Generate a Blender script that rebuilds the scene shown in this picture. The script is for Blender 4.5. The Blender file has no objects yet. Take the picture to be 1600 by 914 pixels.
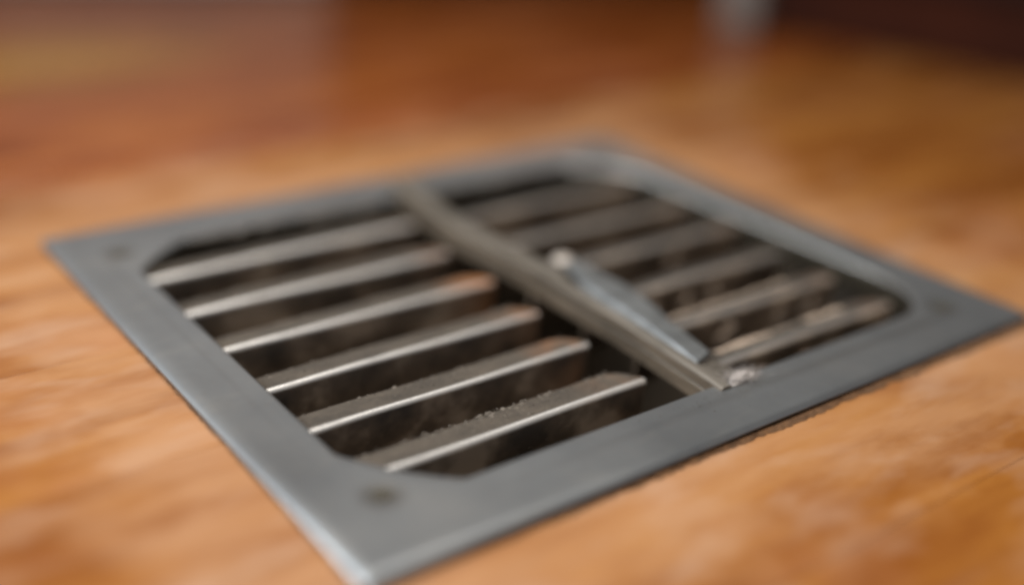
import bpy, bmesh, math, random
from mathutils import Matrix, Vector, noise

random.seed(7)
scene = bpy.context.scene
C = scene.collection

# ------------------------------------------------------------------ camera
FZ = 0.004                                  # top of the vent frame above the floor
cd = bpy.data.cameras.new("camera")
cam = bpy.data.objects.new("camera", cd)
C.objects.link(cam)
r0 = (0.798615, -0.599571, 0.052232)
r1 = (-0.214313, -0.364408, -0.906243)
r2 = (0.562391, 0.712545, -0.419518)
M = Matrix.Identity(4)
for i in range(3):
    M[i][0], M[i][1], M[i][2] = r0[i], -r1[i], -r2[i]
M[0][3], M[1][3], M[2][3] = -0.250303, -0.308503, 0.175771 + FZ
cam.matrix_world = M
cd.sensor_width = 36.0
cd.lens = 41.013
cd.clip_start, cd.clip_end = 0.01, 60
cd.dof.use_dof = True
cd.dof.focus_distance = 0.352
cd.dof.aperture_fstop = 1.45
scene.camera = cam

# ------------------------------------------------------------------ world, lamps, exposure
w = bpy.data.worlds.new("World")
scene.world = w
w.use_nodes = True
bg = w.node_tree.nodes["Background"]
bg.inputs[0].default_value = (0.90, 0.92, 1.0, 1)
bg.inputs[1].default_value = 0.15


def area(name, loc, target, sx, sy, power, col, spread):
    l = bpy.data.lights.new(name, 'AREA')
    l.shape = 'RECTANGLE'
    l.size, l.size_y = sx, sy
    l.energy = power
    l.color = col
    l.spread = math.radians(spread)
    o = bpy.data.objects.new(name, l)
    C.objects.link(o)
    o.location = loc
    o.rotation_euler = (Vector(target) - Vector(loc)).to_track_quat('-Z', 'Y').to_euler()
    return o


area("window_light", (-0.95, 0.34, 0.70), (-.10, -.10, 0), 0.6, 0.7, 4.9, (0.86, 0.93, 1.0), 95)
area("ceiling_light", (-0.20, 0.00, 0.90), (-.10, -.08, 0), 0.75, 0.6, 4.2, (1.0, 0.955, 0.90), 95)

scene.view_settings.view_transform = 'Standard'
scene.view_settings.look = 'None'
scene.view_settings.exposure = 0.0
scene.view_settings.gamma = 1.0
scene.render.engine = 'CYCLES'
scene.cycles.filter_width = 3.2            # a soft, slightly low-resolution lens
scene.cycles.max_bounces = 8
scene.cycles.use_denoising = True


# ------------------------------------------------------------------ helpers
def link(o, parent=None):
    C.objects.link(o)
    if parent is not None:
        o.parent = parent
    return o


def obj(name, bm, mats, parent=None, smooth=None):
    me = bpy.data.meshes.new(name)
    bmesh.ops.recalc_face_normals(bm, faces=bm.faces[:])
    bm.to_mesh(me)
    bm.free()
    for m in (mats if isinstance(mats, (list, tuple)) else [mats]):
        me.materials.append(m)
    if smooth is not None:
        me.polygons.foreach_set("use_smooth", [True] * len(me.polygons))
        me.set_sharp_from_angle(angle=math.radians(smooth))
    return link(bpy.data.objects.new(name, me), parent)


def tag(o, label=None, cat=None, kind=None, group=None):
    if label: o['label'] = label
    if cat: o['category'] = cat
    if kind: o['kind'] = kind
    if group: o['group'] = group
    return o


def box(bm, x0, x1, y0, y1, z0, z1, bevel=0.0, seg=1):
    r = bmesh.ops.create_cube(bm, size=1)
    for v in r['verts']:
        v.co = Vector((x0 + (v.co.x + .5) * (x1 - x0), y0 + (v.co.y + .5) * (y1 - y0), z0 + (v.co.z + .5) * (z1 - z0)))
    if bevel:
        es = list({e for v in r['verts'] for e in v.link_edges})
        bmesh.ops.bevel(bm, geom=es, offset=bevel, segments=seg, affect='EDGES', profile=0.5)


# ------------------------------------------------------------------ materials
class NT:
    def __init__(self, name):
        self.m = bpy.data.materials.new(name)
        self.m.use_nodes = True
        self.t = self.m.node_tree
        self.b = self.t.nodes["Principled BSDF"]

    def n(self, typ, **kw):
        nd = self.t.nodes.new(typ)
        for k, v in kw.items():
            if k.startswith('i_'):
                nd.inputs[k[2:].replace('_', ' ')].default_value = v
            else:
                setattr(nd, k, v)
        return nd

    def l(self, a, b):
        self.t.links.new(a, b)

    def math(self, op, a, b=None, clamp=False):
        nd = self.n('ShaderNodeMath', operation=op, use_clamp=clamp)
        for i, v in enumerate((a, b)):
            if v is None: continue
            if isinstance(v, (int, float)): nd.inputs[i].default_value = v
            else: self.l(v, nd.inputs[i])
        return nd.outputs[0]

    def mix(self, fac, a, b, mode='MIX'):
        nd = self.n('ShaderNodeMix', data_type='RGBA', blend_type=mode)
        for s, v in ((nd.inputs[0], fac), (nd.inputs[6], a), (nd.inputs[7], b)):
            if isinstance(v, (int, float)): s.default_value = v
            elif isinstance(v, tuple): s.default_value = (*v, 1)
            else: self.l(v, s)
        return nd.outputs[2]

    def ramp(self, fac, stops):
        nd = self.n('ShaderNodeValToRGB')
        cr = nd.color_ramp
        while len(cr.elements) < len(stops): cr.elements.new(0.5)
        for e, (p, c) in zip(cr.elements, stops):
            e.position = p
            e.color = (*c, 1) if isinstance(c, tuple) else (c, c, c, 1)
        self.l(fac, nd.inputs[0])
        return nd.outputs[0]

    def coords(self, scale=(1, 1, 1), loc=None):
        tc = self.n('ShaderNodeTexCoord')
        mp = self.n('ShaderNodeMapping')
        mp.inputs['Scale'].default_value = scale
        self.l(tc.outputs['Object'], mp.inputs['Vector'])
        if loc is not None: self.l(loc, mp.inputs['Location'])
        return mp.outputs[0]

    def noise(self, vec, scale, detail=4, rough=.55, dist=0.0):
        nd = self.n('ShaderNodeTexNoise')
        nd.inputs['Scale'].default_value = scale
        nd.inputs['Detail'].default_value = detail
        nd.inputs['Roughness'].default_value = rough
        nd.inputs['Distortion'].default_value = dist
        self.l(vec, nd.inputs['Vector'])
        return nd.outputs[0]

    def bump(self, h, dist, strength=.5):
        nd = self.n('ShaderNodeBump')
        nd.inputs['Strength'].default_value = strength
        nd.inputs['Distance'].default_value = dist
        self.l(h, nd.inputs['Height'])
        self.l(nd.outputs[0], self.b.inputs['Normal'])


def wood_floor_mat():
    k = NT("oiled_orange_wood")
    oi = k.n('ShaderNodeObjectInfo')
    rnd = oi.outputs['Random']
    off = k.n('ShaderNodeCombineXYZ')
    k.l(k.math('MULTIPLY', rnd, 37.0), off.inputs[0])
    k.l(k.math('MULTIPLY', rnd, 11.0), off.inputs[1])
    gv = k.coords((1.0, 4.6, 4.6), off.outputs[0])
    g1 = k.noise(gv, 7, 4, .5, .7)          # broad grain bands
    g2 = k.noise(gv, 42, 6, .65, .3)        # fine grain
    blot = k.noise(k.coords((1, 1, 1), off.outputs[0]), 11, 4, .55)
    v = k.math('ADD', k.math('MULTIPLY', g1, .78), k.math('MULTIPLY', g2, .22))
    col = k.ramp(v, [(.30, (.125, .034, .006)), (.44, (.205, .067, .0115)), (.55, (.275, .103, .020)), (.70, (.345, .152, .038))])
    # pinkish worn patches, deeper red patches
    col = k.mix(k.ramp(blot, [(.50, 0.), (.66, .75)]), col, (.33, .140, .060))
    blot2 = k.noise(k.coords((1.2, 2.6, 1)), 14, 3, .5)
    col = k.mix(k.ramp(blot2, [(.52, 0.), (.68, .6)]), col, (.19, .056, .010))
    # board-to-board tone, plus light falloff painted into the far boards
    col = k.mix(1.0, col, oi.outputs['Color'], 'MULTIPLY')
    # one amber streak in a far board
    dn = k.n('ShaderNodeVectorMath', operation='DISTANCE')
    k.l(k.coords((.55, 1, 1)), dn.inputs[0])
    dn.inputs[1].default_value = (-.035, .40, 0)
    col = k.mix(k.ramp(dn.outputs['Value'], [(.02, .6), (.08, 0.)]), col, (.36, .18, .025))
    # pale scuffed wear that rings the vent, broken up by noise
    tc = k.n('ShaderNodeTexCoord')
    sep = k.n('ShaderNodeSeparateXYZ')
    k.l(tc.outputs['Object'], sep.inputs[0])
    dx = k.math('SUBTRACT', k.math('ABSOLUTE', sep.outputs[0]), .1396)
    dy = k.math('SUBTRACT', k.math('ABSOLUTE', sep.outputs[1]), .120)
    d = k.math('MAXIMUM', dx, dy)
    wob = k.math('MULTIPLY', k.math('SUBTRACT', k.noise(k.coords((1, 1.6, 1)), 26, 4, .6), .5), .075)
    d = k.math('ADD', d, wob)
    halo = k.n('ShaderNodeMapRange', interpolation_type='SMOOTHSTEP')
    halo.inputs[1].default_value, halo.inputs[2].default_value = .018, .058
    halo.inputs[3].default_value, halo.inputs[4].default_value = .62, 0.
    k.l(d, halo.inputs[0])
    hf = k.math('MULTIPLY', halo.outputs[0], k.ramp(k.noise(gv, 16, 4, .6), [(.32, .45), (.6, 1.)]))
    col = k.mix(hf, col, (.385, .198, .088))
    # dusty pinkish-white scuffs close to the vent
    sc = k.noise(k.coords((1, 2.6, 1)), 26, 3, .5, .2)
    near = k.n('ShaderNodeMapRange', interpolation_type='SMOOTHSTEP')
    near.inputs[1].default_value, near.inputs[2].default_value = .03, .12
    near.inputs[3].default_value, near.inputs[4].default_value = .5, 0.
    k.l(d, near.inputs[0])
    sf = k.math('MULTIPLY', near.outputs[0], k.ramp(sc, [(.50, 0.), (.70, 1.)]))
    col = k.mix(sf, col, (.39, .235, .146))
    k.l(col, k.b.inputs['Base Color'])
    rr = k.ramp(blot, [(.3, .24), (.7, .34)])
    k.l(k.mix(hf, rr, (.6, .6, .6)), k.b.inputs['Roughness'])
    k.b.inputs['IOR'].default_value = 1.58
    k.bump(v, .0008, .35)
    return k.m


def frame_mat():
    k = NT("worn_grey_steel")
    n1 = k.noise(k.coords(), 24, 5, .6)
    n2 = k.noise(k.coords((1, 1, 1)), 420, 3, .6)
    n3 = k.noise(k.coords((1.0, 1.0, 1.0)), 9, 3, .5)
    col = k.ramp(n1, [(.3, (.275, .286, .290)), (.55, (.335, .344, .343)), (.75, (.39, .391, .380))])
    # dirt that gathers in the corner dimples
    col = k.mix(k.ramp(n2, [(.60, 0.), (.75, .35)]), col, (.33, .30, .26))
    # paler towards the far corner
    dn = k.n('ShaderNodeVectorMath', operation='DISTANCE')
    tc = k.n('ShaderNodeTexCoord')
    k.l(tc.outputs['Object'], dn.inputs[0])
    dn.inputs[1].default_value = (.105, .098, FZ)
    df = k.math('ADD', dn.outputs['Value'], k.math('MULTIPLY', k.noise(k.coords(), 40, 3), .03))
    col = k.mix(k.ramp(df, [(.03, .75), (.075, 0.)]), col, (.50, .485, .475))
    # smudges and old scuffs
    sm = k.noise(k.coords((1, 3, 1)), 15, 5, .7, 1.2)
    col = k.mix(k.ramp(sm, [(.54, 0.), (.70, .45)]), col, (.44, .425, .39))
    at = k.n('ShaderNodeAttribute', attribute_name="grime_shade")  # dirt plus recess shade put into the colour
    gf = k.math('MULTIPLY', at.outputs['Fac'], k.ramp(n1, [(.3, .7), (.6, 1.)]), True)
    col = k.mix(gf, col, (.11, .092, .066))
    k.l(col, k.b.inputs['Base Color'])
    k.b.inputs['Metallic'].default_value = .84
    k.l(k.ramp(n3, [(.3, .31), (.7, .43)]), k.b.inputs['Roughness'])
    k.bump(n2, .00012, .25)
    return k.m


def slat_mat(name, bare_strength, dust_col):
    k = NT(name)
    at = k.n('ShaderNodeAttribute', attribute_name="bare")
    n1 = k.noise(k.coords((1, 2, 2)), 60, 5, .65)
    n2 = k.noise(k.coords(), 900, 3, .7)
    n3 = k.noise(k.coords(), 34, 4, .6)
    face = k.ramp(n3, [(.38, (.08, .054, .033)), (.52, (.24, .165, .105)), (.62, (.58, .43, .30))])
    geo = k.n('ShaderNodeNewGeometry')
    sep = k.n('ShaderNodeSeparateXYZ')
    k.l(geo.outputs['Normal'], sep.inputs[0])
    up = k.ramp(sep.outputs[2], [(.55, 0.), (.9, 1.)])       # dust settles on what faces up
    dv = k.math('ADD', k.math('MULTIPLY', n1, .6), k.math('MULTIPLY', n2, .4))
    dust = k.ramp(dv, [(.36, tuple(c * .55 for c in dust_col)), (.52, dust_col), (.66, tuple(c * 1.5 for c in dust_col))])
    col = k.mix(up, face, dust)
    # orange tint at the free ends
    ra = k.n('ShaderNodeAttribute', attribute_name="orange_tint")
    rf = k.math('MULTIPLY', ra.outputs['Fac'], k.ramp(n3, [(.40, 0.), (.58, 1.)]), True)
    col = k.mix(rf, col, (.30, .115, .032))
    bare = k.math('MULTIPLY', at.outputs['Fac'], k.ramp(n1, [(.28, .55), (.5, 1.)]), True)
    bare = k.math('MULTIPLY', bare, bare_strength)
    bare = k.math('MULTIPLY', bare, k.math('SUBTRACT', 1.0, k.math('MULTIPLY', rf, .75)))
    col = k.mix(bare, col, (.74, .71, .67))
    k.l(col, k.b.inputs['Base Color'])
    k.l(k.math('MULTIPLY', bare, .8), k.b.inputs['Metallic'])
    k.l(k.ramp(bare, [(0., .85), (1., .42)]), k.b.inputs['Roughness'])
    k.bump(dv, .0006, .5)
    return k.m


def bar_mat():
    k = NT("dusty_bar_metal")
    geo = k.n('ShaderNodeNewGeometry')
    sep = k.n('ShaderNodeSeparateXYZ')
    k.l(geo.outputs['Normal'], sep.inputs[0])
    n1 = k.noise(k.coords((2.5, .5, 2.5)), 75, 5, .65, .5)
    n2 = k.noise(k.coords(), 700, 2, .6)
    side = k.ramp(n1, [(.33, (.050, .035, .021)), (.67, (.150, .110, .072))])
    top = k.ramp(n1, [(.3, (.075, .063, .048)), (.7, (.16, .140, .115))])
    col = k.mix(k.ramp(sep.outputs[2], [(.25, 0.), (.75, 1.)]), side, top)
    k.l(col, k.b.inputs['Base Color'])
    k.b.inputs['Metallic'].default_value = .25
    k.b.inputs['Roughness'].default_value = .6
    k.bump(n2, .0003, .4)
    return k.m


def plain(name, col, rough=.6, metal=0., var=.25, scale=60, bump=0.0003):
    k = NT(name)
    n1 = k.noise(k.coords(), scale, 4, .6)
    c = k.ramp(n1, [(.3, tuple(v * (1 - var) for v in col)), (.7, tuple(min(1, v * (1 + var)) for v in col))])
    k.l(c, k.b.inputs['Base Color'])
    k.b.inputs['Roughness'].default_value = rough
    k.b.inputs['Metallic'].default_value = metal
    if bump: k.bump(n1, bump, .5)
    return k.m


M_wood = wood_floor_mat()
M_frame = frame_mat()
M_slat = slat_mat("dusty_slat_metal", 1.0, (.058, .045, .032))
M_slat2 = slat_mat("dusty_shaded_slat_metal", .24, (.042, .033, .024))  # right bank: occlusion shade put into a darker dust colour
M_bar = bar_mat()
M_lever = plain("blue_grey_lever_steel", (.17, .175, .172), .46, .55, .3, 120)
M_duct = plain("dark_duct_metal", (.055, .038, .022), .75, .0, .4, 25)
M_under = plain("dark_subfloor", (.05, .03, .018), .9, 0, .3, 20)
M_grime_shade = plain("brown_grime_shade", (.125, .060, .024), .9, 0, .45, 260, .0008)
M_lint = plain("pale_lint", (.34, .305, .28), .95, 0, .18, 500, .0006)
M_lint.node_tree.nodes["Principled BSDF"].inputs["Specular IOR Level"].default_value = .05
M_tuft = plain("tan_dust", (.36, .275, .205), .95, 0, .25, 500, .0006)
M_crumb = plain("grey_dust", (.115, .095, .075), .95, 0, .35, 90, 0)
M_pin = plain("pale_rivet_metal", (.42, .37, .32), .55, .3, .3, 260)
M_screw = plain("grimy_screw_metal", (.045, .038, .026), .95, 0, .3, 300)
M_cab = plain("dark_red_brown_wood", (.018, .0045, .002), .75, 0, .3, 12)
M_cab.node_tree.nodes["Principled BSDF"].inputs["Specular IOR Level"].default_value = .2
M_plinth = plain("bounce_lit_plinth_wood", (.038, .008, .0025), .8, 0, .3, 12)  # redder than the cabinet: floor bounce light put into the colour
M_plinth.node_tree.nodes["Principled BSDF"].inputs["Specular IOR Level"].default_value = .15
M_post = plain("pale_grey_metal", (.20, .165, .14), .6, 0, .08, 40)
M_wall = plain("warm_grey_plaster", (.62, .60, .57), .9, 0, .05, 6)
M_skirt = plain("dark_brown_skirting", (.075, .022, .008), .5, 0, .25, 14)
M_door = plain("pale_door_paint", (.50, .47, .45), .5, 0, .04, 8)

# ------------------------------------------------------------------ floor: subfloor sheet + planks
HX, HY = .1265, .1065                      # hole cut in the boards for the duct


def ring_sheet(x0, x1, y0, y1, hx, hy, z):
    bm = bmesh.new()
    o = [bm.verts.new(p) for p in ((x0, y0, z), (x1, y0, z), (x1, y1, z), (x0, y1, z))]
    i = [bm.verts.new(p) for p in ((-hx, -hy, z), (hx, -hy, z), (hx, hy, z), (-hx, hy, z))]
    for a in range(4):
        b = (a + 1) % 4
        bm.faces.new((o[a], o[b], i[b], i[a]))
    return bm


floor = obj("floor", ring_sheet(-2.2, 3.2, -1.6, 3.2, HX, HY, -.0195), M_under)
tag(floor, kind='structure')


def plank(x0, x1, y0, y1):
    bm = bmesh.new()
    g = .00003
    box(bm, x0 + g, x1 - g, y0 + g, y1 - g, -.019, 0.0, .00015, 1)
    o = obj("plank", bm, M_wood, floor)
    q = rp.random()
    if y0 > .18: c = (.76 + .1 * q, .51 + .1 * q, .35 + .1 * q)  # far boards darker and redder: light falloff put into the tint
    elif y0 > .12: c = (1.03, 1.03, 1.0)
    else: c = (.95 + .1 * q, .92 + .12 * q, .84 + .18 * q)
    o.color = (*c, 1)
    return o


edges = [-.92, -.79, -.66, -.53, -.40, -.27, -.172, -.042, .026, .135, .186, .300, .415, .53, .66, .79, .92, 1.06, 1.2, 1.34, 1.5, 1.66, 1.82, 2.0]
rp = random.Random(3)
for y0, y1 in zip(edges[:-1], edges[1:]):
    x = -2.0 - rp.random() * .6
    xs = [x]
    while xs[-1] < 2.9:
        xs.append(xs[-1] + .85 + rp.random() * .6)
    # keep butt joints away from the sharp part of the picture
    xs = [xs[0]] + [v if not (-.33 < v < .40 and y0 < .2 and y1 > -.3) else (-.62 - .2 * rp.random()) for v in xs[1:]]
    xs = sorted(xs)
    for a, b in zip(xs[:-1], xs[1:]):
        if b - a < .05: continue
        if y1 <= -HY or y0 >= HY or b <= -HX or a >= HX:
            plank(a, b, y0, y1)
            continue
        if a < -HX: plank(a, -HX, y0, y1)
        if b > HX: plank(HX, b, y0, y1)
        if y0 < -HY < y1: plank(max(a, -HX), min(b, HX), y0, -HY)
        if y0 < HY < y1: plank(max(a, -HX), min(b, HX), HY, y1)

# ragged brown dirt where boards were cut, and a painted contact shadow at left
bm = bmesh.new()


def grime_shade_strip(p0, p1, nrm, w0, w1, amp, step=.0011):
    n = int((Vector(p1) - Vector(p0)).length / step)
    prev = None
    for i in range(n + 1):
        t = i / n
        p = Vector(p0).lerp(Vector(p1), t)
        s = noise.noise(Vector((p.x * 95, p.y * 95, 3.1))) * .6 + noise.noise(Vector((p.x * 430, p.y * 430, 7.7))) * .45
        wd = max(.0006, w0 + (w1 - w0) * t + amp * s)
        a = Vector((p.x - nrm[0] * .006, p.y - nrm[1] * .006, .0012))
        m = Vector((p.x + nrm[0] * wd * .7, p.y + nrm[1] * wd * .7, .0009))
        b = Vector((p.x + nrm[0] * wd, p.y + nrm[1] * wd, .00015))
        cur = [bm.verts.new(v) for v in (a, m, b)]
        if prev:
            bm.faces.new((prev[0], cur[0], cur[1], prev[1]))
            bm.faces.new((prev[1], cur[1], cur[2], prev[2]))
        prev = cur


grime_shade_strip((-.139, -.1188), (.1398, -.1188), (0, -1), .0020, .0050, .0022)
grime_shade_strip((-.1385, .119), (-.1385, -.119), (-1, 0), .0018, .0016, .0018)  # dark strip painted as the contact shadow of the left frame edge
grime_shade_strip((.1385, -.119), (.1385, .119), (1, 0), .0006, .0006, .0008)
g = obj("grime_shade", bm, M_grime_shade, floor)
g['kind'] = 'stuff'

# ------------------------------------------------------------------ the vent
vent = bpy.data.objects.new("floor_vent", None)
vent.empty_display_size = .05
C.objects.link(vent)
tag(vent, "square grey steel floor vent full of dust, set into orange wooden boards", "floor vent")

OX, OY = .1404, .1206
IX0, IX1, IY0, IY1 = -.1195, .1190, -.0975, .0945


def inner_loop(n=10, grow=0.0):
    """opening outline, counter-clockwise from the near-left corner; chamfered corners, one rounder"""
    pts = []
    cor = [(IX0, IY0, .0235, .029, .22), (IX1, IY0, .021, .032, .85), (IX1, IY1, .026, .030, .30), (IX0, IY1, .025, .021, .18)]
    sg = [(1, 1), (-1, 1), (-1, -1), (1, -1)]
    for k, ((cx, cy, ax, ay, rd), (sx, sy)) in enumerate(zip(cor, sg)):
        cx -= sx * grow
        cy -= sy * grow
        A = Vector((cx, cy + sy * ay))
        B = Vector((cx + sx * ax, cy))
        if k in (1, 3): A, B = B, A
        cc = Vector((cx, cy))
        for i in range(n + 1):
            t = i / n
            lin = A.lerp(B, t)
            q = A * (1 - t) ** 2 + cc * 2 * t * (1 - t) + B * t * t
            pts.append(lin.lerp(q, rd))
    return pts


def outer_loop(d, n=10, r=.0009):
    pts = []
    x0, x1, y0, y1 = -OX + d, OX - d, -OY + d, OY - d
    for k, (cx, cy, a0) in enumerate(((x0, y0, 180), (x1, y0, 270), (x1, y1, 0), (x0, y1, 90))):
        rr = max(.0003, r - d * .6)
        c = Vector((cx + (rr if k in (0, 3) else -rr), cy + (rr if k in (0, 1) else -rr)))
        for i in range(n + 1):
            a = math.radians(a0 + 90 * i / n)
            pts.append(Vector((c.x + rr * math.cos(a), c.y + rr * math.sin(a))))
    return pts


bm = bmesh.new()
gl = bm.verts.layers.float.new("grime_shade")
holes = [(-.1180, -.0915), (-.1200, .0930), (.1155, -.1000), (.1180, .0965)]
N = 10
# lip rolled down at the outside, tiny crest, flat band, rounded drop into the opening
loops = [
    [(p, -.0026) for p in outer_loop(.0004, N)],
    [(p, -.0016) for p in outer_loop(.0000, N)],
    [(p, -.0006) for p in outer_loop(.0009, N)],
    [(p, -.0001) for p in outer_loop(.0022, N)],
    [(p, .0000) for p in outer_loop(.0045, N)],
]
inn = inner_loop(N)
o5 = outer_loop(.0045, N)
for t in (.12, .24, .36, .48, .6, .72, .84, .95):
    loops.append([(a.lerp(b, t), -.0002 * math.sin(math.pi * t)) for a, b in zip(o5, inn)])
loops.append([(p, -.0001) for p in inner_loop(N, .0002)])
loops.append([(p, -.0008) for p in inner_loop(N, -.0006)])
loops.append([(p, -.0022) for p in inner_loop(N, -.0008)])
loops.append([(p, -.0110) for p in inner_loop(N, -.0008)])
rows = []
for lp in loops:
    row = []
    for p, z in lp:
        v = bm.verts.new((p.x, p.y, z + FZ))
        if lp is loops[-1] or lp is loops[-2]: v[gl] = 1.3  # drop into the opening darkened by colour, dirt and shade together
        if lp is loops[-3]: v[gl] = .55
        row.append(v)
    rows.append(row)
for a, b in zip(rows[:-1], rows[1:]):
    for i in range(len(a)):
        j = (i + 1) % len(a)
        bm.faces.new((a[i], a[j], b[j], b[i]))
# refine the corners so the screw dimples can sink
cf = [f for f in bm.faces if abs(f.calc_center_median().z - FZ) < .0006 and min((f.calc_center_median().xy - Vector(h)).length for h in holes) < .02]
for _ in range(3):
    es = list({e for f in cf for e in f.edges if e.calc_length() > .0012})
    r = bmesh.ops.subdivide_edges(bm, edges=es, cuts=1, use_grid_fill=True)
    cf = [f for f in bm.faces if abs(f.calc_center_median().z - FZ) < .0006 and min((f.calc_center_median().xy - Vector(h)).length for h in holes) < .02]
for v in bm.verts:
    if v.co.z < FZ - .0005: continue
    d = min((v.co.xy - Vector(h)).length for h in holes)
    wv = max(0., 1 - d / .0075)
    wv = wv * wv * (3 - 2 * wv)
    v.co.z -= .0005 * wv
    v[gl] = max(v[gl], max(0., 1 - d / .0075) ** .8 * .9)  # dimples look deeper through dirt and shade in the colour
    # slight wobble of old sheet metal
    v.co.z += .00025 * noise.noise(Vector((v.co.x * 18, v.co.y * 18, 0)))
frame = obj("frame", bm, M_frame, vent, 50)

for hx, hy in holes:
    bm = bmesh.new()
    z0 = FZ - .0013
    prof = [(.0030, -.0015), (.0030, .0006), (.0027, .0008), (.0017, .0009), (.0007, .0009)]
    ring = []
    S = 20
    for r_, z_ in prof:
        ring.append([bm.verts.new((hx + r_ * math.cos(2 * math.pi * i / S), hy + r_ * math.sin(2 * math.pi * i / S), z0 + z_)) for i in range(S)])
    for a, b in zip(ring[:-1], ring[1:]):
        for i in range(S):
            bm.faces.new((a[i], a[(i + 1) % S], b[(i + 1) % S], b[i]))
    cc = bm.verts.new((hx, hy, z0 + .0002))
    for i in range(S):
        bm.faces.new((ring[-1][i], ring[-1][(i + 1) % S], cc))
    obj("screw", bm, M_screw, vent, 40)

# duct under the grille
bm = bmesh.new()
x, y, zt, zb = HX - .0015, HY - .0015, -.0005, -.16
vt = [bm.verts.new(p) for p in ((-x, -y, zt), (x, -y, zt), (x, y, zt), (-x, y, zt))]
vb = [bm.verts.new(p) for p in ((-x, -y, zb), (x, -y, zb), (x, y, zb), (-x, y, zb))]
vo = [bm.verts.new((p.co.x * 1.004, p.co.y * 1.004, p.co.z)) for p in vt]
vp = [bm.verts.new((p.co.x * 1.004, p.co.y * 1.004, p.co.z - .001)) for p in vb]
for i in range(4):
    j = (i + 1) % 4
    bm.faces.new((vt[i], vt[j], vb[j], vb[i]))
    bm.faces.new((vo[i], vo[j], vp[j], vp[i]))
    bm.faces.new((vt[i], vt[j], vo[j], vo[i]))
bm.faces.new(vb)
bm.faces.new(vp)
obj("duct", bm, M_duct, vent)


# slats: a folded fin - dusty top ledge, bright worn rolled edge, deep front face
def slat(name, xa, xb, yrim, zrim, depth, rim_r, mat, free, tilt=.10, face=.019, orange_tint=0.0, parent=vent, skew=0.0):
    """xa..xb along x, rolled edge at y=yrim facing the camera, ledge runs back (+y).  free: 'b' right end is free, 'ab' both."""
    prof = []                                 # (y, z, bare)
    t = .0011
    prof.append((depth, -depth * tilt - .0006, 0))
    for f in (.75, .5):
        prof.append((rim_r + (depth - rim_r) * f, -(depth * f) * tilt, 0))
    prof.append((rim_r * 1.25, -rim_r * .25 * tilt, 0))
    for i in range(7):
        a = math.radians(90 + 15 * i)         # from straight up round to straight forward
        bare = 1.0 if 1 <= i <= 5 else .1
        prof.append((rim_r + rim_r * math.cos(a), -rim_r + rim_r * math.sin(a), bare))
    prof.append((.0002, -rim_r * 1.6, .12))
    prof.append((.0007, -face * .55, 0))
    prof.append((.0013, -face, 0))
    prof.append((.0013 + t, -face, 0))        # back of the sheet
    prof.append((.0007 + t, -face * .5, 0))
    prof.append((rim_r + t * .5, -rim_r - t, 0))
    prof.append((depth, -depth * tilt - .0006 - t, 0))
    nx = 40
    bm = bmesh.new()
    bl = bm.verts.layers.float.new("bare")
    ru = bm.verts.layers.float.new("orange_tint")
    L = xb - xa
    rows = []
    for i in range(nx + 1):
        u = i / nx
        row = []
        for (yy, zz, b) in prof:
            e0 = xa + ((yy / depth) ** 2 * .004 if 'a' in free else 0)
            e1 = xb - ((max(0, yy) / depth) ** 2 * .0075 if 'b' in free else 0)
            # denser sampling at the free end
            s = 1 - (1 - u) ** 1.6 if 'b' in free else u
            xx = e0 + (e1 - e0) * s
            dz = .0005 * noise.noise(Vector((xx * 20, yrim * 50, zz * 30)))
            dy = .0005 * noise.noise(Vector((xx * 17, yrim * 50 + 9, 2.)))
            v = bm.verts.new((xx, yrim + yy + dy + skew * (xx - xa), zrim + zz + dz))
            v[bl] = b * (1 - .50 * u)
            rr = max(0., 1 - abs(xb - xx) / .024) if 'b' in free else 0
            v[ru] = orange_tint * rr
            row.append(v)
        rows.append(row)
    P = len(prof)
    for a, b in zip(rows[:-1], rows[1:]):
        for i in range(P):
            j = (i + 1) % P
            bm.faces.new((a[i], a[j], b[j], b[i]))
    bm.faces.new(rows[0])
    bm.faces.new(list(reversed(rows[-1])))
    return obj(name, bm, mat, parent, 35)


ZR = FZ - .0030
left_slats = [(.0700, -.0045, .0125, .0019, .1), (.0375, -.0100, .0122, .0018, .5), (.0065, -.0100, .0120, .0016, 1.0),
              (-.0235, -.0125, .0118, .0015, .6), (-.0515, -.0130, .0118, .0014, .8), (-.0795, -.0130, .0122, .0016, .3)]
for y_, xe, dp, rr, ru in left_slats:
    slat("slat", -.1245, xe, y_, ZR, dp, rr, M_slat, 'b', orange_tint=ru)
right_slats = [(-.0850, .0045, .1065, .0110, .0019), (-.0575, .0048, .1075, .0092, .0020), (-.0295, .0048, .1100, .0092, .0020),
               (.0015, .0048, .1170, .0092, .0020), (.0315, .0052, .1180, .0092, .0020), (.0640, .0056, .1150, .0092, .0020)]
for y_, xa, xe, dp, rr in right_slats:
    slat("slat", xa, xe, y_, ZR + .0002, dp, rr, M_slat2, 'b', orange_tint=.15, tilt=.16)


# centre bar: an upright rounded strip that swells slightly in the middle
def sweep(bm, path, prof_fn, cap=True):
    rows = []
    for i, (c, s) in enumerate(path):
        rows.append([bm.verts.new((c[0] + px, c[1], c[2] + pz)) for px, pz in prof_fn(s)])
    P = len(rows[0])
    for a, b in zip(rows[:-1], rows[1:]):
        for i in range(P):
            j = (i + 1) % P
            bm.faces.new((a[i], a[j], b[j], b[i]))
    if cap:
        bm.faces.new(rows[0])
        bm.faces.new(list(reversed(rows[-1])))


def interp(y, pts):
    for (a, va), (b, vb) in zip(pts[:-1], pts[1:]):
        if y <= b:
            t = max(0, (y - a) / (b - a))
            return va + (vb - va) * t * t * (3 - 2 * t)
    return pts[-1][1]


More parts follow.
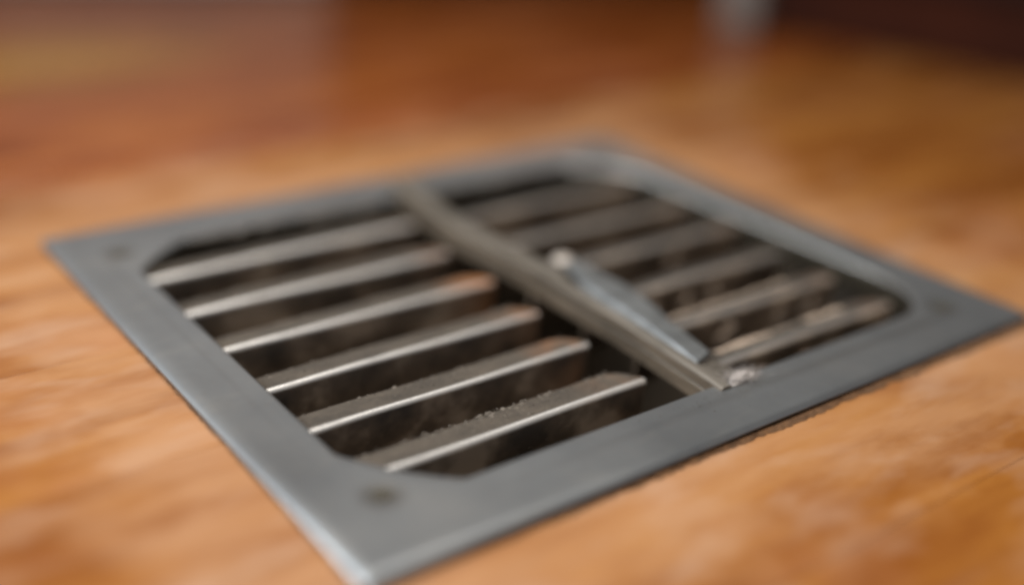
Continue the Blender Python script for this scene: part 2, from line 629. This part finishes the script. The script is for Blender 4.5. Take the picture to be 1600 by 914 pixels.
bm = bmesh.new()
path = []
for i in range(41):
    t = i / 40
    y_ = -.1010 + t * (.105 + .1010)
    xl = interp(y_, ((-.101, -.0018), (-.07, -.0020), (-.031, -.0016), (.002, .0004), (.025, -.0004), (.045, -.0014), (.065, .0000), (.085, .0024), (.105, .0056)))
    wd = .0048 + .0040 * min(1, max(0, (t - .30) / .22)) + .0012 * math.exp(-((t - .60) / .07) ** 2) + .0025 * max(0, (t - .85) / .15)
    cz = FZ + .0008 + .0026 * min(1, t / .25) + .0006 * math.sin(t * 7)
    path.append(((xl, y_, cz), wd))


def bar_prof(wd):
    p = [(-.0014, -.0085), (-.0007, -.0042), (-.0002, -.0039), (-.0005, -.0033)]
    for i in range(5):
        a = math.radians(180 - i * 22.5)
        p.append((.0012 + .0012 * math.cos(a), -.0012 + .0012 * math.sin(a)))
    for i in range(5):
        a = math.radians(90 - i * 22.5)
        p.append((wd - .0012 + .0012 * math.cos(a), -.0012 + .0012 * math.sin(a)))
    p.append((wd, -.0085))
    return p


sweep(bm, path, bar_prof)
obj("centre_bar", bm, M_bar, vent, 40)

# damper lever: a thin blade fastened by a rivet beside the bar
bm = bmesh.new()
outline_l = [(.0128, -.006), (.0062, -.024), (.0050, -.040), (.0040, -.058), (.0030, -.074), (.0024, -.0850)]
outline_r = [(.0180, -.006), (.0182, -.018), (.0196, -.032), (.0182, -.047), (.0150, -.063), (.0128, -.0820)]
zs = [.0062, .0060, .0056, .0050, .0040, .0026]


def dense(a, n=5):
    out = []
    for i in range(len(a) - 1):
        for k in range(n):
            t = k / n
            out.append(tuple(p + (q - p) * t for p, q in zip(a[i], a[i + 1])))
    out.append(a[-1])
    return out


ol, orr = dense(outline_l), dense(outline_r)
zz = [z[0] for z in dense([(z,) for z in zs])]
rows = []
for (lx, ly), (rx, ry), z in zip(ol, orr, zz):
    b = .0013
    prof = [(lx + .0006, ly, z - .0034), (lx, ly, z - .0022), (lx + b * .5, ly, z - .0008), (lx + b, ly, z),
            (rx - .0008, ry, z), (rx, ry, z - .0007), (rx, ry, z - .0016), (lx + b + .0006, ly, z - .0016), (lx + b, ly, z - .0034)]
    rows.append([bm.verts.new((p[0], p[1], p[2] + FZ - .0012)) for p in prof])
for a, b in zip(rows[:-1], rows[1:]):
    for i in range(9):
        j = (i + 1) % 9
        bm.faces.new((a[i], a[j], b[j], b[i]))
bm.faces.new(rows[0])
bm.faces.new(list(reversed(rows[-1])))
lever = obj("lever", bm, M_lever, vent, 30)

bm = bmesh.new()
px, py, pz = .0138, -.0035, FZ + .0008
S = 20
ring = []
for r_, z_ in ((.0026, -.010), (.0026, .0026), (.0040, .0028), (.0042, .0036), (.0033, .0046), (.0016, .0051)):
    ring.append([bm.verts.new((px + r_ * math.cos(2 * math.pi * i / S), py + r_ * math.sin(2 * math.pi * i / S), pz + z_)) for i in range(S)])
for a, b in zip(ring[:-1], ring[1:]):
    for i in range(S):
        bm.faces.new((a[i], a[(i + 1) % S], b[(i + 1) % S], b[i]))
bm.faces.new(ring[-1])
obj("rivet", bm, M_pin, vent, 40)

# worn block that carries the rivet beside the bar
bm = bmesh.new()
box(bm, .0045, .0178, -.0095, .0030, FZ - .010, FZ + .0020, .0012, 2)
for v in bm.verts:
    v.co += Vector((noise.noise(v.co * 210), noise.noise(v.co * 210 + Vector((5, 0, 0))), noise.noise(v.co * 210 + Vector((0, 5, 0))))) * .0006
obj("pivot_block", bm, M_bar, vent, 40)

# dusty end block where bar and lever meet the near strip of the frame
bm = bmesh.new()
box(bm, .0020, .0140, -.1000, -.0835, FZ - .009, FZ - .0004, .0016, 3)
for v in bm.verts:
    v.co += Vector((noise.noise(v.co * 300), noise.noise(v.co * 300 + Vector((5, 0, 0))), noise.noise(v.co * 300 + Vector((0, 5, 0))))) * .0005
    v.co.z -= max(0, (v.co.x - .006)) * .12
obj("end_block", bm, M_bar, vent, 40)


# ------------------------------------------------------------------ lint and dust
def lump(bm, c, rad, seed, sub=3, amp=.35, freq=1.6):
    r = bmesh.ops.create_icosphere(bm, subdivisions=sub, radius=1)
    for v in r['verts']:
        d = v.co.normalized()
        k = 1 + amp * noise.noise(d * freq + Vector((seed, 0, 0))) + amp * .5 * noise.noise(d * freq * 3.3 + Vector((0, seed, 0)))
        v.co = Vector((c[0] + d.x * rad[0] * k, c[1] + d.y * rad[1] * k, c[2] + d.z * rad[2] * k))


def fibre(bm, p, length, rad, rnd, flat=.35):
    d = Vector((rnd.gauss(0, 1), rnd.gauss(0, 1), rnd.gauss(0, flat))).normalized()
    prev = None
    pt = Vector(p)
    n = 5
    for i in range(n + 1):
        a = d.orthogonal().normalized() * rad
        b = d.cross(a).normalized() * rad
        cur = [bm.verts.new(pt + a), bm.verts.new(pt - a * .5 + b * .87), bm.verts.new(pt - a * .5 - b * .87)]
        if prev:
            for k in range(3):
                bm.faces.new((prev[k], prev[(k + 1) % 3], cur[(k + 1) % 3], cur[k]))
        prev = cur
        d = (d + Vector((rnd.gauss(0, .35), rnd.gauss(0, .35), rnd.gauss(0, .2)))).normalized()
        pt = pt + d * (length / n)


rl = random.Random(11)
bm = bmesh.new()
for cx, cy, cz, rx, ry, rz in ((.0090, -.0990, .0006, .0046, .0022, .0018), (.0122, -.0998, .0003, .0026, .0019, .0013), (.0060, -.1002, .0001, .0028, .0013, .0008)):
    lump(bm, (cx, cy, FZ + cz), (rx, ry, rz), rl.random() * 40, 4, .32, 1.7)
for i in range(620):
    p = (.0093 + rl.gauss(0, .0034), -.0992 + rl.gauss(0, .0018), FZ + .0007 + abs(rl.gauss(0, .0008)))
    fibre(bm, p, .0015 + rl.random() * .002, .00003, rl, .25)
lint = obj("lint_clump", bm, M_lint, None, 60)
tag(lint, "small whitish fluffy lint clump stuck on the near frame edge beside the centre bar", "lint")

# loose grains and tufts of dust over the slats - nobody could count it
bm = bmesh.new()


def grain(p, s):
    vs = [bm.verts.new(Vector(p) + Vector((rl.gauss(0, 1), rl.gauss(0, 1), rl.gauss(0, .7))).normalized() * s) for _ in range(4)]
    for f in ((0, 1, 2), (0, 1, 3), (0, 2, 3), (1, 2, 3)):
        bm.faces.new([vs[k] for k in f])


for y_, xe, dp, rr, ru in left_slats:
    for i in range(700):
        x_ = -.116 + rl.random() ** .7 * (xe - .006 + .116)
        f = rl.random()
        yy = rr * 1.2 + f * (dp - rr * 1.2)
        grain((x_, y_ + yy, ZR - yy * .10 + .0001), .00016 + .00040 * rl.random() ** 3)
    for i in range(130):
        grain((-.114 + rl.random() * (xe + .113), y_ - .0001, ZR - .004 - rl.random() * .012), .00009 + .00014 * rl.random() ** 2)
for y_, xa, xe, dp, rr in right_slats:
    for i in range(420):
        x_ = xa + .012 + rl.random() * (xe - xa - .022)
        yy = rr * 1.1 + rl.random() ** .6 * (dp - rr * 1.1)
        grain((x_, y_ + yy, ZR - .0006 - yy * .16), .00015 + .00035 * rl.random() ** 2)
    for i in range(150):
        grain((xa + .01 + rl.random() * (xe - xa - .014), y_ - .0001, ZR - .005 - rl.random() * .012), .00012 + .0003 * rl.random() ** 2)
for i in range(500):                                     # on the near strip and the bar
    grain((rl.gauss(.014, .020), -.1005 - abs(rl.gauss(0, .004)), FZ + .00005), .00010 + .0002 * rl.random() ** 3)
for i in range(700):
    t = rl.random()
    grain((rl.gauss(.008, .003), -.1000 + rl.random() * .016, FZ - .0003), .00012 + .0003 * rl.random() ** 2)
# crumbs and felt along the back edges of the left-hand slats
for y_, xe, dp, rr, ru in left_slats:
    for i in range(90):
        x_ = -.114 + rl.random() * (xe - .004 + .114)
        if noise.noise(Vector((x_ * 45, y_ * 60, 4))) < -.05: continue
        yy = dp * (1.0 - abs(rl.gauss(0, .22)))
        lump(bm, (x_, y_ + yy, ZR - yy * .10 - .0002), (.0004 + .0007 * rl.random() ** 2, .0003 + .0004 * rl.random(), .0002 + .0002 * rl.random()), rl.random() * 50, 1, .6, 2.5)
# matted dirt along the far edge of the opening
for i in range(150):
    x_ = -.096 + .185 * rl.random()
    if noise.noise(Vector((x_ * 38, 2, 8))) < -.1: continue
    lump(bm, (x_, IY1 - .0006 - abs(rl.gauss(0, .0012)), FZ - .0006 - rl.random() * .002), (.0010 + .0022 * rl.random(), .0007 + .0011 * rl.random(), .0006 + .0008 * rl.random()), rl.random() * 50, 1, .6, 2.5)
dg = obj("dust", bm, M_crumb)
tag(dg, "grey dust grains scattered over the vent slats", None, 'stuff')

bm = bmesh.new()
# felt of dust lying behind the rolled edges of the right-hand slats
for (y_, xa, xe, dp, rr), k in zip(right_slats[:2], (1.0, .15)):
    prev = None
    for i in range(111):
        x_ = xa + .010 + (xe - xa - .026) * i / 110
        h = (.0007 + .0011 * (noise.noise(Vector((x_ * 130, y_ * 99, 1))) * .5 + .5) + .0005 * noise.noise(Vector((x_ * 600, y_, 5)))) * min(1, i / 6, (110 - i) / 6)
        wv = .0030 * (.8 + .5 * noise.noise(Vector((x_ * 160, y_ * 31, 9)))) * (.6 + .4 * k)
        yc, zb = y_ + .0078, ZR - .0026
        cur = [bm.verts.new((x_, yc + wv * math.cos(a_), zb + (h + .0008) * math.sin(a_) * (1 + .35 * noise.noise(Vector((x_ * 900, a_ * 3, y_ * 70)))))) for a_ in (0, .6, 1.2, 1.9, 2.5, math.pi)]
        if prev:
            for q in range(5):
                bm.faces.new((prev[q], prev[q + 1], cur[q + 1], cur[q]))
        prev = cur
# tufts hanging down the front faces
for x_, y_, wv, hv in ((.0700, -.0295, .0038, .0050), (.0480, -.0575, .0048, .0072), (.0760, -.0575, .0040, .0068), (.058, -.0865, .0030, .004), (.036, -.0865, .003, .004),
                       (.0360, -.0295, .0050, .0052), (.0545, -.0295, .0034, .0050), (.022, -.0575, .0030, .0050), (.0930, -.0575, .0040, .0055),
                       (.078, .0015, .0040, .0045)):
    for q in range(3):
        lump(bm, (x_ + rl.gauss(0, .0012), y_ - .0002, ZR - .0085 - q * hv * .4), (wv * (.5 + .3 * rl.random()), .0012, hv * .5), rl.random() * 50, 2, .5, 2.2)
    for q in range(30):
        fibre(bm, (x_ + rl.gauss(0, wv * .5), y_ - .0008, ZR - .006 - rl.random() * hv * 1.6), .004, .00005, rl, .8)
ft = obj("dust_tufts", bm, M_tuft, None, 60)
tag(ft, "tan felted dust hanging between the right-hand slats", None, 'stuff')

# ------------------------------------------------------------------ what stands at the far edge of the floor
cab = bpy.data.objects.new("cabinet", None)
C.objects.link(cab)
cab.location = (.485, .082, 0)
cab.rotation_euler = (0, 0, math.radians(16.7))
tag(cab, "dark red-brown wooden cabinet with a pale grey corner post at the far right", "cabinet")


def cab_part(name, dims, mat, bev=.003):
    b = bmesh.new()
    box(b, *dims, bev, 2)
    return obj(name, b, mat, cab)


cab_part("plinth", (.004, .50, -.48, .195, 0, .05), M_plinth)
cab_part("side_panel", (0, .52, -.50, .200, .05, .62), M_cab)
cab_part("added_unseen_top", (-.12, .54, -.52, .26, .6205, .65), M_cab)  # unseen overhang added for its dark reflection in the frame
cab_part("post", (-.006, .026, .2005, .231, 0, .62), M_post)

# far wall: pale plaster over a tall dark skirting board, interrupted by the door
WA = math.atan2(-.14, .363)


def on_wall(o):
    o.location = (.34, .485, 0)
    o.rotation_euler = (0, 0, WA)
    return o


bm = bmesh.new()
box(bm, -1.5, -.415, .02, .10, 0, 1.6)
box(bm, -.135, .62, .02, .10, 0, 1.6)
wall = on_wall(obj("wall", bm, M_wall))
tag(wall, kind='structure')
for a_, b_ in ((-1.5, -.417), (-.133, .62)):
    bm = bmesh.new()
    box(bm, a_, b_, 0, .0195, .0005, .135, .004, 2)
    obj("skirting_board", bm, M_skirt, wall)

door = bpy.data.objects.new("door", None)
C.objects.link(door)
on_wall(door)
tag(door, "pale painted door mirrored faintly in the floor at the far left", "door")


def door_part(name, dims, mat, bev=.002):
    b = bmesh.new()
    box(b, *dims, bev, 2)
    return obj(name, b, mat, door)


door_part("door_leaf", (-.412, -.138, .012, .05, .004, 1.58), M_door)
door_part("door_panel", (-.37, -.20, .004, .0115, .25, .85), M_door)
